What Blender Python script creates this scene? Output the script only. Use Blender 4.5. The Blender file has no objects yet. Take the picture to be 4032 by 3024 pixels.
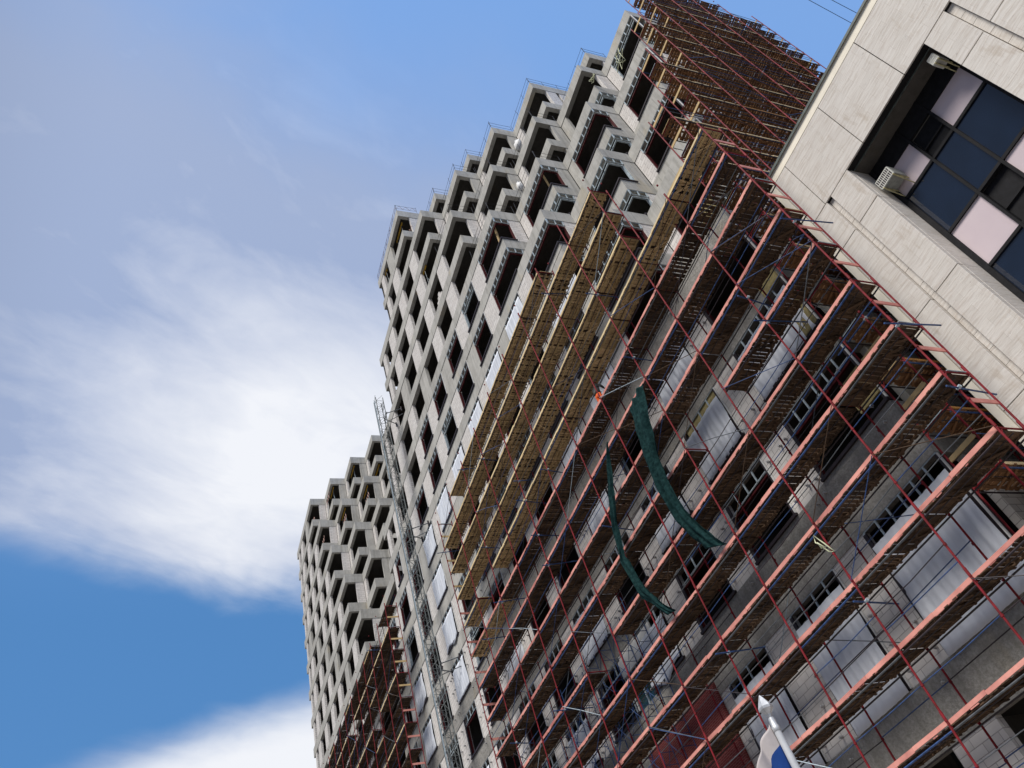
import bpy, math, random
from mathutils import Vector, Matrix
random.seed(7)
R = math.radians
sc = bpy.context.scene
# ------------------------------------------------------------------ camera, sky, sun, exposure
cam = bpy.data.cameras.new('camera'); cam_o = bpy.data.objects.new('camera', cam)
sc.collection.objects.link(cam_o); sc.camera = cam_o
cam.sensor_width = 36.0; cam.lens = 3141.325 / 4032 * 36.0
cam.clip_start = 0.1; cam.clip_end = 5000
A = ((0.30617467, -0.74962833, -0.58678313), (0.91622244, 0.0647035, 0.39541105), (-0.2584444, -0.65868872, 0.70663687))
cam_o.matrix_world = Matrix([[A[k][0], -A[k][1], -A[k][2], 0.0] for k in range(3)] + [[0, 0, 0, 1]])

SUN_DIR = Vector((0.26, -0.50, 0.83)).normalized()
sl = bpy.data.lights.new('sun', 'SUN'); sl.energy = 3.5; sl.angle = R(22); sl.color = (1.0, 0.95, 0.88)
so = bpy.data.objects.new('sun', sl); sc.collection.objects.link(so)
so.rotation_euler = SUN_DIR.to_track_quat('Z', 'Y').to_euler()

world = bpy.data.worlds.new('World'); sc.world = world; world.use_nodes = True
wt = world.node_tree; wt.nodes.clear()
class NT:
    """tiny helper that writes node arithmetic"""
    def __init__(s, tree): s.t = tree
    def node(s, typ, **kw):
        n = s.t.nodes.new(typ)
        for k, v in kw.items(): setattr(n, k, v)
        return n
    def link(s, a, b): s.t.links.new(a, b)
    def val(s, sock, x):
        if hasattr(x, 'is_linked') or isinstance(x, bpy.types.NodeSocket): s.link(x, sock)
        elif x is not None: sock.default_value = x
    def m(s, op, a, b=None, c=None):
        n = s.node('ShaderNodeMath', operation=op)
        s.val(n.inputs[0], a); s.val(n.inputs[1], b)
        if c is not None: s.val(n.inputs[2], c)
        return n.outputs[0]
    def step(s, x, lo, hi):
        n = s.node('ShaderNodeMapRange', interpolation_type='SMOOTHSTEP')
        s.val(n.inputs[0], x); n.inputs[1].default_value = lo; n.inputs[2].default_value = hi
        return n.outputs[0]
    def mix(s, f, a, b):
        n = s.node('ShaderNodeMix', data_type='RGBA')
        s.val(n.inputs[0], f); s.val(n.inputs[6], a); s.val(n.inputs[7], b)
        return n.outputs[2]
    def noise(s, vec, scale, detail=4, rough=.55, dist=0.0):
        n = s.node('ShaderNodeTexNoise'); s.val(n.inputs['Vector'], vec)
        n.inputs['Scale'].default_value = scale; n.inputs['Detail'].default_value = detail
        n.inputs['Roughness'].default_value = rough; n.inputs['Distortion'].default_value = dist
        return n.outputs['Fac']
    def comb(s, x, y, z):
        n = s.node('ShaderNodeCombineXYZ')
        s.val(n.inputs[0], x); s.val(n.inputs[1], y); s.val(n.inputs[2], z); return n.outputs[0]
    def sep(s, v):
        n = s.node('ShaderNodeSeparateXYZ'); s.link(v, n.inputs[0]); return n.outputs
W = NT(wt)
sky = W.node('ShaderNodeTexSky', sky_type='NISHITA')
sky.sun_disc = False
sky.sun_elevation = math.asin(SUN_DIR.z); sky.sun_rotation = math.atan2(SUN_DIR.x, SUN_DIR.y)
sky.air_density = 1.0; sky.dust_density = 0.6; sky.ozone_density = 2.0
d = W.node('ShaderNodeTexCoord').outputs['Generated']
dx, dy, dz = W.sep(d)
zc = W.m('MAXIMUM', dz, 0.06)
px, py = W.m('DIVIDE', dx, zc), W.m('DIVIDE', dy, zc)           # a flat cloud layer overhead
pl = W.comb(px, py, 0.0)
warp = W.noise(pl, 2.0, 4, .5)
st = W.comb(W.m('MULTIPLY', W.m('ADD', px, W.m('MULTIPLY', py, .5)), 1.0), W.m('MULTIPLY', W.m('SUBTRACT', py, W.m('MULTIPLY', px, .25)), .55), 3.7)
fine = W.noise(st, 5.5, 7, .58, .6)
wsum = W.m('ADD', W.m('MULTIPLY', W.m('SUBTRACT', warp, .5), .42), W.m('MULTIPLY', W.m('SUBTRACT', fine, .5), .15))
e = W.m('ADD', px, W.m('ADD', W.m('MULTIPLY', py, .45), wsum))     # runs along the cloud bank's width
bank = W.m('MULTIPLY', W.step(e, -1.43, -1.20), W.m('SUBTRACT', 1.0, W.step(W.m('ADD', W.m('ADD', px, W.m('MULTIPLY', py, .15)), W.m('MULTIPLY', wsum, .8)), -0.50, -0.17)))
veil = W.m('MULTIPLY', W.m('ADD', .45, W.m('MULTIPLY', fine, 1.1)),  W.m('MULTIPLY', W.step(W.m('MULTIPLY', py, -1.0), -0.25, 0.12), W.m('MULTIPLY', W.step(px, -1.1, -.55), .55)))
low = W.m('MULTIPLY', W.m('SUBTRACT', 1.0, W.step(W.m('SUBTRACT', e, W.m('MULTIPLY', py, 1.0)), -2.28, -1.92)), 1.0)
rest = W.m('MULTIPLY', W.step(W.m('ADD', W.m('ADD', py, W.m('MULTIPLY', px, -.6)), wsum), -.25, -1.4), .75)  # cloud added in the unseen sky towards the street, lighting the facade
cl = W.m('MINIMUM', W.m('MAXIMUM', W.m('MAXIMUM', bank, veil), W.m('MAXIMUM', low, rest)), 1.0)
fin2 = W.noise(st, 17.0, 6, .6, .5)
tex = W.m('ADD', W.m('MULTIPLY', W.m('SUBTRACT', fin2, .5), .35), W.m('ADD', W.m('MULTIPLY', W.m('SUBTRACT', fine, .5), 1.1), W.m('MULTIPLY', W.m('SUBTRACT', warp, .5), 1.0)))
core_d = W.m('SQRT', W.m('ADD', W.m('POWER', W.m('ABSOLUTE', W.m('ADD', px, .97)), 2.0), W.m('POWER', W.m('ABSOLUTE', W.m('SUBTRACT', py, .24)), 2.0)))
glow = W.m('ADD', W.m('ADD', W.m('MULTIPLY', W.m('MULTIPLY', W.step(e, -0.35, -1.0), W.step(py, -0.40, 0.22)), .62), W.m('MULTIPLY', W.step(core_d, .42, .05), .55)), W.m('MULTIPLY', low, .75))
bright = W.m('MINIMUM', W.m('MAXIMUM', W.m('ADD', W.m('ADD', glow, W.m('MULTIPLY', tex, 1.0)), -.08), 0.0), 1.0)
ccol = W.mix(bright, (2.7, 3.3, 4.8, 1), (6.8, 6.9, 7.2, 1))
deep = W.step(px, -.30, -1.55)
blue = W.mix(deep, (1.75, 3.4, 6.8, 1), (.52, 1.85, 4.3, 1))          # deeper blue low in the west
blue = W.mix(.25, blue, sky.outputs[0])
dim = W.m('SUBTRACT', 1.0, W.m('MULTIPLY', W.step(W.m('ADD', dy, W.m('MULTIPLY', dz, -.15)), -.18, -.75), .62))   # unseen sky over the street dimmed to cut fill light
col = W.mix(W.m('MULTIPLY', cl, .95), blue, ccol)
vs_ = W.node('ShaderNodeVectorMath', operation='SCALE'); W.link(col, vs_.inputs[0]); W.link(dim, vs_.inputs['Scale']); col = vs_.outputs[0]
bg = W.node('ShaderNodeBackground'); bg.inputs['Strength'].default_value = 0.10
W.link(col, bg.inputs['Color'])
W.link(bg.outputs[0], W.node('ShaderNodeOutputWorld').inputs['Surface'])

sc.view_settings.view_transform = 'Standard'; sc.view_settings.look = 'None'
sc.view_settings.exposure = 0.45; sc.view_settings.gamma = 1.0
sc.render.engine = 'CYCLES'
sc.cycles.max_bounces = 7; sc.cycles.diffuse_bounces = 4; sc.cycles.use_denoising = True

# ------------------------------------------------------------------ materials
MATS = {}
def new_mat(name):
    m = bpy.data.materials.new(name); m.use_nodes = True; m.node_tree.nodes.clear()
    T = NT(m.node_tree); b = T.node('ShaderNodeBsdfPrincipled'); o = T.node('ShaderNodeOutputMaterial')
    T.link(b.outputs[0], o.inputs[0]); MATS[name] = m
    return m, T, b
def pos(T): return T.node('ShaderNodeNewGeometry').outputs['Position']
def bump(T, b, h, strength=.4, dist=.02):
    n = T.node('ShaderNodeBump'); n.inputs['Strength'].default_value = strength; n.inputs['Distance'].default_value = dist
    T.link(h, n.inputs['Height']); T.link(n.outputs[0], b.inputs['Normal'])
def C(r, g, b_, k=1.0): return (r*k, g*k, b_*k, 1)
def simple(name, c, var=.18, scale=3.0, rough=.6, metal=0.0, island=.0, bmp=0.0, c2=None):
    m, T, b = new_mat(name); P = pos(T)
    f = T.noise(P, scale, 5, .6)
    f = T.step(f, .3, .7)
    if island:
        r = T.node('ShaderNodeNewGeometry').outputs['Random Per Island']
        f = T.m('ADD', T.m('MULTIPLY', f, 1 - island), T.m('MULTIPLY', r, island))
    a = c2[0] if c2 else tuple(x * (1 - var) for x in c); z = c2[1] if c2 else tuple(min(1, x * (1 + var)) for x in c)
    T.val(b.inputs['Base Color'], T.mix(f, (*a[:3], 1), (*z[:3], 1)))
    b.inputs['Roughness'].default_value = rough; b.inputs['Metallic'].default_value = metal
    b.inputs['Specular IOR Level'].default_value = .2 if rough > .5 else .4
    if bmp: bump(T, b, T.noise(P, scale * 6, 4), .5, bmp)
    return m
def concrete(name, c, seam=True, rough_bump=.012):
    m, T, b = new_mat(name); P = pos(T); x, y, z = T.sep(P)
    big = T.step(T.noise(P, .55, 5, .6), .32, .68)
    mid = T.step(T.noise(P, 3.0, 6, .65), .3, .7)
    drip = T.step(T.noise(T.comb(T.m('MULTIPLY', x, 3.2), T.m('MULTIPLY', y, 3.2), T.m('MULTIPLY', z, .25)), 1.3, 4, .6), .45, .75)
    rust = T.m('MULTIPLY', T.step(T.noise(T.comb(T.m('MULTIPLY', x, .8), T.m('MULTIPLY', y, .8), T.m('MULTIPLY', z, .3)), .9, 3), .60, .74), .45)
    col = T.mix(big, C(*c, .80), C(*c, 1.14))
    col = T.mix(T.m('MULTIPLY', mid, .45), col, C(*c, 1.25))
    col = T.mix(T.m('MULTIPLY', drip, .62), col, C(c[0]*.62, c[1]*.61, c[2]*.58))
    col = T.mix(rust, col, C(c[0]*1.12, c[1]*.98, c[2]*.72))
    if seam:
        br = T.node('ShaderNodeTexBrick'); T.link(T.comb(T.m('ADD', x, y), z, 0.0), br.inputs['Vector'])
        br.inputs['Scale'].default_value = 1.0; br.inputs['Brick Width'].default_value = 1.83; br.inputs['Row Height'].default_value = 9.0
        br.inputs['Mortar Size'].default_value = .012; br.inputs['Mortar Smooth'].default_value = .3
        col = T.mix(T.m('MULTIPLY', br.outputs['Fac'], .7), col, C(*c, .42))
    if name == 'stucco':
        grit = T.step(T.noise(P, 11, 6, .8), .38, .62)
        col = T.mix(T.m('MULTIPLY', grit, .6), col, C(c[0]*.52, c[1]*.50, c[2]*.47))
    T.val(b.inputs['Base Color'], col); b.inputs['Roughness'].default_value = .9
    bump(T, b, T.m('ADD', T.noise(P, 14, 6, .7), T.m('MULTIPLY', mid, .6)), .55, rough_bump)
    return m
def bricks(name, c1, c2, mort, w, h, ms, var=.1, sx=1.0):
    m, T, b = new_mat(name); P = pos(T); x, y, z = T.sep(P)
    br = T.node('ShaderNodeTexBrick'); T.link(T.comb(T.m('ADD', x, T.m('MULTIPLY', y, sx)), z, 0.0), br.inputs['Vector'])
    for k, v in (('Scale', 1.0), ('Brick Width', w), ('Row Height', h), ('Mortar Size', ms), ('Mortar Smooth', .25)): br.inputs[k].default_value = v
    br.inputs['Color1'].default_value = C(*c1); br.inputs['Color2'].default_value = C(*c2); br.inputs['Mortar'].default_value = C(*mort)
    f = T.step(T.noise(P, 1.7, 5, .65), .3, .72)
    T.val(b.inputs['Base Color'], T.mix(T.m('MULTIPLY', f, .35), br.outputs['Color'], C(c1[0]*.72, c1[1]*.68, c1[2]*.66)))
    b.inputs['Roughness'].default_value = .92
    bump(T, b, T.m('ADD', T.m('MULTIPLY', br.outputs['Fac'], -1.0), T.m('MULTIPLY', T.noise(P, 22, 4), .5)), .5, .012)
    return m
concrete('concrete', (.40, .39, .36)); concrete('concrete_in', (.075, .068, .06), False)  # concrete_in: colour darkened to put shade into rooms and soffits
concrete("stucco", (.30, .29, .27), False, .05)
bricks('blocks', (.70, .675, .645), (.59, .565, .54), (.30, .28, .27), .60, .25, .012)
bricks('red_brick', (.20, .022, .022), (.15, .016, .016), (.26, .11, .10), .25, .075, .012)
simple('steel_red', (.21, .012, .021), .3, 4, .65, 0, .25, 0, ((.10, .012, .012), (.27, .018, .028))); simple('steel_blue', (.03, .07, .19), .4, 4, .45)
simple('steel_grey', (.11, .12, .13), .3, 4, .45, .3); simple('mast_grey', (.15, .165, .165), .3, 4, .6); simple('insul', (.30, .25, .12), .3, 5, .9)
simple('galv', (.40, .47, .51), .2, 6, .5, .15)
simple('wood_new', (.40, .29, .15), .3, 2.2, .8, 0, .75, .004, ((.34, .235, .12), (.80, .58, .32)))
simple('wood_old', (.17, .11, .065), .3, 2.2, .85, 0, .7, .004, ((.030, .020, .015), (.13, .080, .048)))
simple('wood_rust', (.2, .1, .05), .3, 2.2, .85, 0, .7, .004, ((.10, .050, .026), (.34, .185, .09)))
simple('wood_beam', (.55, .40, .20), .2, 3, .75, 0, .5)
simple('pink_paint', (.62, .2, .17), .2, 1.3, .8, 0, .55, .004, ((.34, .10, .092), (.84, .39, .32)))
simple('toe_yellow', (.74, .58, .33), .2, 1.5, .75, 0, .5)
simple('orange_wood', (.45, .22, .06), .25, 2, .7)
simple('liner_red', (.065, .007, .009), .2, 2, .6); simple('dark_trim', (.03, .022, .026), .2, 3, .5)
simple('white_trim', (.62, .62, .60), .1, 3, .5); simple('black_void', (.012, .012, .013), .1, 3, .8)
simple('frame_dark', (.010, .010, .012), .3, 6, .75); simple('spandrel', (.010, .014, .024), .25, 2.0, .16)
simple('yellow_form', (.55, .33, .04), .2, 3, .6); simple('bag_white', (.75, .75, .74), .08, 6, .6)
simple('ac_white', (.62, .62, .57), .1, 8, .5); simple('ac_grey', (.30, .31, .29), .2, 8, .5); simple('bracket_yellow', (.42, .38, .20), .25, 8, .5)
simple('cable_pale', (.60, .62, .42), .1, 5, .6); simple('cable_pink', (.50, .32, .28), .2, 5, .6); simple('cable_dark', (.05, .05, .055), .1, 5, .6)
simple('skin', (.45, .26, .18), .1, 10, .6); simple('jacket', (.10, .10, .095), .5, 12, .9); simple('hi_vis', (.95, .16, .04), .12, 12, .8)
simple('cap_red', (.35, .06, .03), .2, 12, .8); simple('collar', (.45, .50, .12), .2, 12, .8); simple('boot', (.02, .02, .02), .2, 12, .6)
simple('flag_white', (.46, .42, .41), .08, 3, .85); simple('flag_blue', (.012, .05, .21), .15, 3, .85); simple('flag_red', (.42, .02, .03), .15, 3, .85)
simple('pole_white', (.50, .52, .54), .12, 3, .5); simple('finial', (.55, .56, .57), .25, 9, .5, .5)
simple('cream', (.88, .82, .69), .06, 1.2, .85); simple('coping', (.10, .12, .11), .3, 4, .5)
simple('asphalt', (.10, .10, .10), .25, 1.5, .95, 0, 0, .006); simple('pavement', (.42, .39, .36), .2, 1.1, .9, 0, 0, .006)
simple('anchor', (.50, .50, .50), .25, 8, .5, 0)
m, T, b = new_mat('reflection_pink'); P = pos(T); x, y, z = T.sep(P)
T.val(b.inputs['Base Color'], T.mix(T.noise(P, .8, 3), C(.58, .49, .53), C(.70, .60, .62)))  # bright cloud reflected in the panes, painted as a pale pink base colour
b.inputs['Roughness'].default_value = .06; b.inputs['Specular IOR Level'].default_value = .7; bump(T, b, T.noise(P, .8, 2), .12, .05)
m, T, b = new_mat('glass_dark'); P = pos(T)
T.val(b.inputs['Base Color'], T.mix(T.noise(P, 1.2, 3), C(.006, .011, .022), C(.010, .020, .045)))
b.inputs['Roughness'].default_value = .03; b.inputs['Specular IOR Level'].default_value = .9; bump(T, b, T.noise(P, .7, 2), .12, .05)
m, T, b = new_mat('glass_green'); P = pos(T)
b.inputs['Base Color'].default_value = C(.02, .05, .055); b.inputs['Roughness'].default_value = .05; b.inputs['Specular IOR Level'].default_value = .8
# travertine: thin bedding laid in courses, with pores
m, T, b = new_mat('travertine'); P = pos(T); x, y, z = T.sep(P)
r = T.node('ShaderNodeNewGeometry').outputs['Random Per Island']
u = T.m('ADD', x, T.m('MULTIPLY', y, 1.0))
wob = T.m('MULTIPLY', T.noise(T.comb(u, z, r), 1.1, 3), .22)
zz = T.m('ADD', z, wob)
n1 = T.noise(T.comb(T.m('MULTIPLY', u, .9), T.m('MULTIPLY', zz, 9), T.m('MULTIPLY', r, 9)), 1.4, 6, .65)
n2 = T.noise(T.comb(T.m('MULTIPLY', u, 2.4), T.m('MULTIPLY', zz, 26), T.m('MULTIPLY', r, 5)), 1.7, 5, .7)
br = T.node('ShaderNodeTexBrick'); T.link(T.comb(u, z, 0.0), br.inputs['Vector'])
for k, v in (('Scale', 1.0), ('Brick Width', .92), ('Row Height', .31), ('Mortar Size', .004), ('Mortar Smooth', .4), ('Bias', 0.0)): br.inputs[k].default_value = v
br.inputs['Color1'].default_value = C(.70, .665, .62); br.inputs['Color2'].default_value = C(.63, .595, .55); br.inputs['Mortar'].default_value = C(.46, .41, .36)
col = T.mix(T.m('MULTIPLY', T.step(n1, .47, .66), .5), br.outputs['Color'], C(.42, .345, .285))
col = T.mix(T.m('MULTIPLY', T.step(n1, .50, .30), .5), col, C(.78, .755, .715))
pore = T.m('MULTIPLY', T.step(n2, .62, .70), T.step(T.noise(P, 2.3, 3), .45, .65))
col = T.mix(T.m('MULTIPLY', pore, .85), col, C(.13, .10, .085))
stain = T.m('MULTIPLY', T.step(T.noise(T.comb(T.m('MULTIPLY', u, 2.5), T.m('MULTIPLY', z, .7), 4.0), .8, 5, .65), .56, .72), .45)
col = T.mix(stain, col, C(.36, .27, .18))
col = T.mix(T.m('MULTIPLY', r, .30), col, C(.50, .465, .42))
T.val(b.inputs['Base Color'], col); b.inputs['Roughness'].default_value = .82
bump(T, b, T.m('ADD', T.m('MULTIPLY', n1, 1.4), T.m('MULTIPLY', pore, -1.6)), .6, .012)
# translucent sheet
m, T, b = new_mat('sheeting'); P = pos(T); x, y, z = T.sep(P)
f = T.noise(T.comb(T.m('MULTIPLY', x, 1.0), 0.0, T.m('MULTIPLY', z, .5)), 1.5, 5, .6)
T.val(b.inputs['Base Color'], T.mix(f, C(.58, .62, .70), C(.84, .87, .92))); b.inputs['Roughness'].default_value = .55; b.inputs['Specular IOR Level'].default_value = .25
b.inputs['Transmission Weight'].default_value = .10
m, T, b = new_mat('net_green'); P = pos(T)
f = T.noise(P, 6, 5, .65)
T.val(b.inputs['Base Color'], T.mix(T.step(f, .35, .7), C(.004, .017, .018), C(.017, .050, .050))); b.inputs['Roughness'].default_value = .9; b.inputs['Specular IOR Level'].default_value = .05
bump(T, b, T.noise(P, 60, 2), .4, .01)
M = MATS

# ------------------------------------------------------------------ mesh helpers
class MB:
    def __init__(s): s.v = []; s.f = []; s.k = []; s.mats = []
    def mi(s, m):
        if m not in s.mats: s.mats.append(m)
        return s.mats.index(m)
    def add(s, vs, fs, m):
        o = len(s.v); s.v += [tuple(p) for p in vs]; i = s.mi(m)
        for f in fs: s.f.append(tuple(o + a for a in f)); s.k.append(i)
    def box(s, x0, x1, y0, y1, z0, z1, m):
        if x1 < x0: x0, x1 = x1, x0
        if y1 < y0: y0, y1 = y1, y0
        if z1 < z0: z0, z1 = z1, z0
        s.add([(x0, y0, z0), (x1, y0, z0), (x1, y1, z0), (x0, y1, z0), (x0, y0, z1), (x1, y0, z1), (x1, y1, z1), (x0, y1, z1)],
              [(0, 3, 2, 1), (4, 5, 6, 7), (0, 1, 5, 4), (1, 2, 6, 5), (2, 3, 7, 6), (3, 0, 4, 7)], m)
    def bar(s, p, q, w, h, m, up=(0, 0, 1)):
        p, q = Vector(p), Vector(q); d = (q - p).normalized(); up = Vector(up)
        if abs(d.dot(up)) > .98: up = Vector((0, 1, 0))
        a = d.cross(up).normalized(); c = a.cross(d)
        vs = [e + a * (i * w / 2) + c * (j * h / 2) for e in (p, q) for i, j in ((-1, -1), (1, -1), (1, 1), (-1, 1))]
        s.add(vs, [(0, 1, 2, 3), (7, 6, 5, 4), (0, 4, 5, 1), (1, 5, 6, 2), (2, 6, 7, 3), (3, 7, 4, 0)], m)
    def tube(s, pts, r, m, n=6):
        pts = [Vector(p) for p in pts]; vs = []; fs = []
        for i, p in enumerate(pts):
            d = (pts[min(i + 1, len(pts) - 1)] - pts[max(i - 1, 0)]).normalized()
            up = Vector((0, 0, 1)) if abs(d.z) < .9 else Vector((1, 0, 0))
            a = d.cross(up).normalized(); c = a.cross(d)
            vs += [p + (a * math.cos(t) + c * math.sin(t)) * r for t in (2 * math.pi * j / n for j in range(n))]
        for i in range(len(pts) - 1):
            for j in range(n): fs.append((i*n + j, i*n + (j+1) % n, (i+1)*n + (j+1) % n, (i+1)*n + j))
        fs.append(tuple(range(n))[::-1]); fs.append(tuple((len(pts)-1)*n + j for j in range(n)))
        s.add(vs, fs, m)
    def lathe(s, prof, m, n=12, at=(0, 0)):
        vs = []; fs = []
        for r, z in prof: vs += [(at[0] + r*math.cos(2*math.pi*j/n), at[1] + r*math.sin(2*math.pi*j/n), z) for j in range(n)]
        for i in range(len(prof)-1):
            for j in range(n): fs.append((i*n + j, i*n + (j+1) % n, (i+1)*n + (j+1) % n, (i+1)*n + j))
        s.add(vs, fs, m)
    def grid(s, rows, m, mf=None):
        nr, nc = len(rows), len(rows[0]); vs = [p for r_ in rows for p in r_]
        if mf is None:
            s.add(vs, [(i*nc + j, i*nc + j+1, (i+1)*nc + j+1, (i+1)*nc + j) for i in range(nr-1) for j in range(nc-1)], m)
        else:
            o = len(s.v); s.v += [tuple(p) for p in vs]
            for i in range(nr-1):
                for j in range(nc-1):
                    s.f.append((o+i*nc+j, o+i*nc+j+1, o+(i+1)*nc+j+1, o+(i+1)*nc+j)); s.k.append(s.mi(mf(i, j)))
    def merge(s, o, off=(0, 0, 0)):
        b0 = len(s.v); s.v += [(v[0]+off[0], v[1]+off[1], v[2]+off[2]) for v in o.v]
        mp = [s.mi(m_) for m_ in o.mats]
        s.f += [tuple(b0 + a for a in f) for f in o.f]; s.k += [mp[k] for k in o.k]
    def mesh(s, name, smooth=False):
        me = bpy.data.meshes.new(name); me.from_pydata(s.v, [], s.f)
        for m_ in s.mats: me.materials.append(M[m_])
        me.polygons.foreach_set('material_index', s.k)
        if smooth: me.polygons.foreach_set('use_smooth', [True]*len(s.f))
        me.update(); return me
    def build(s, name, parent=None, smooth=False):
        if not s.v: return None
        return link(name, s.mesh(name, smooth), parent)
def link(name, me, parent=None, loc=None):
    o = bpy.data.objects.new(name, me); sc.collection.objects.link(o)
    if loc is not None: o.location = loc
    if parent is not None:
        o.parent = parent; base = parent
        off = Vector((0, 0, 0))
        while base is not None: off += base.location; base = base.parent
        o.location = Vector(o.location) - off
    return o
def tag(o, label, cat, group=None, kind=None):
    o['label'] = label; o['category'] = cat
    if group: o['group'] = group
    if kind: o['kind'] = kind
    return o
def thing(name, label, cat, loc, group=None):
    o = bpy.data.objects.new(name, None); sc.collection.objects.link(o); o.location = loc
    o.empty_display_size = .3
    return tag(o, label, cat, group)
def many(items, name, parent, cap=98):
    """items: (distance key, mesh builder or ready mesh, offset); the largest become parts, the rest one mass"""
    items = sorted(items, key=lambda t: t[0])
    rest = MB()
    for n_, (k_, src, off) in enumerate(items):
        if n_ < cap:
            me = src['mesh'] if isinstance(src, dict) else src.mesh(name)
            link(name, me, parent, off)
        else: rest.merge(src['mb'] if isinstance(src, dict) else src, off)
    o = rest.build(name, parent)
    if o: o['kind'] = 'stuff'
def dist(p): return math.sqrt(sum(c*c for c in p))
def jit(a): return random.uniform(-a, a)

# ------------------------------------------------------------------ ground
GZ = -1.6
g = MB(); g.box(-1500, 1500, -1500, 1500, GZ-1, GZ, 'asphalt'); o = g.build('ground'); o['kind'] = 'structure'
g = MB(); g.box(-400, 400, 5.0, 19.0, GZ, GZ+.14, 'pavement'); o = g.build('pavement'); o['kind'] = 'structure'

# ------------------------------------------------------------------ the concrete building (two stepped towers on one grid)
PX, PY, Y0 = 4.3559, 2.0483, 19.613
def tower(root, xc, ztop, hs, cells_left, i_max, n_top, j_max, front_lo, framed, low=None, blue_small=()):
    """storeys hs=(n, z_top, beam_bottom, z_next); each gets slab+edge beams, block infill, columns, inner walls"""
    frames = []
    class One:
        def __init__(s): s.items = []
        def box(s, x0, x1, y0, y1, z0, z1, m_):
            b_ = MB(); b_.box(x0, x1, y0, y1, z0, z1, m_); s.items.append((dist((x0, y0, z0)), b_, (0, 0, 0)))
    wl, cm, iw = One(), One(), One()
    for (n, zt, zb, zn) in hs:
        sl = MB()
        lo = cells_left(n)
        pres = lambda i, j: lo <= i <= i_max and 0 <= j <= j_max and n_top(i, j) <= n
        mb = 'stucco' if n >= 12 else 'concrete'
        for j in range(j_max + 1):
            i = lo
            while i <= i_max:
                if not pres(i, j): i += 1; continue
                i2 = i
                while i2 + 1 <= i_max and pres(i2 + 1, j): i2 += 1
                yf = Y0 + j*PY; xa, xb = xc(i-1), xc(i2)
                # slab row, a little inside the beams
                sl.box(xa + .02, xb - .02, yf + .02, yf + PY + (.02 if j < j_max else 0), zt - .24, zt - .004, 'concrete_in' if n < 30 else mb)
                # front edge runs
                k = i
                while k <= i2:
                    if j > 0 and pres(k, j-1): k += 1; continue
                    k2 = k
                    while k2 + 1 <= i2 and not (j > 0 and pres(k2+1, j-1)): k2 += 1
                    corner = (k2 == i2)
                    x0b = xc(k-1) if not (j > 0 and k > lo and pres(k-1, j-1)) else xc(k-1)
                    sl.box(x0b, xc(k2), yf, yf + .34, zb, zt, mb)
                    if zn is not None:
                        for c in range(k, k2 + 1):
                            l, r_ = xc(c-1), xc(c)
                            left_open = (c == lo and j == 0)
                            endx = (c == k2 and corner)
                            # infill left
                            wmat = 'blocks'
                            if not left_open:
                                (cm if (c*7 + n*3 + j) % 5 == 0 and n < 12 else wl).box(l - (.88 if c > k else .0), l + .82, yf + .035, yf + .30, zn - .0, zb, 'concrete' if (c*7 + n*3 + j) % 5 == 0 and n < 12 else wmat)
                            else:
                                wl.box(l + .9, l + 1.75, yf + .035, yf + .30, zn, zb, wmat)
                            if not endx and c == k2:
                                wl.box(r_ - .88, r_ - .004, yf + .035, yf + .30, zn, zb, wmat)
                            xo0 = l + (.82 if not left_open else 1.75); xo1 = r_ - (.88 if not endx else 0)
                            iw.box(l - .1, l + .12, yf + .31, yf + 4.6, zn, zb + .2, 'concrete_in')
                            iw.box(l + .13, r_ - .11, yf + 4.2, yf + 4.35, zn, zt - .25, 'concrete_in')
                            frames.append((c, j, n, xo0, xo1, yf, zn, zb, endx))
                    k = k2 + 1
                # right side edge at xb
                if not pres(i2 + 1, j):
                    front_exposed = not (j > 0 and pres(i2, j-1))
                    back_open = not pres(i2 + 1, j + 1)
                    ya = yf + (.34 if front_exposed else 0.0)
                    yb = yf + PY
                    sl.box(xb - .34, xb, ya, yb - .001, zb, zt, mb)
                    if zn is not None:
                        if front_exposed and (back_open is False or j < 6):
                            use = cm if (i2 + n + j) % 3 else wl
                            use.box(xb - .30, xb - .03, yf + 1.15, yb - .002, zn, zb, 'concrete' if use is cm else 'blocks')
                        else:
                            wl.box(xb - .30, xb - .03, yf + .3, yb, zn, zb, 'blocks')
                i = i2 + 1
        sl.build('floor_slab', root)
    many(wl.items, 'block_wall', root); many(cm.items, 'concrete_column', root); many(iw.items, 'partition_wall', root)
    return frames
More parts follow.
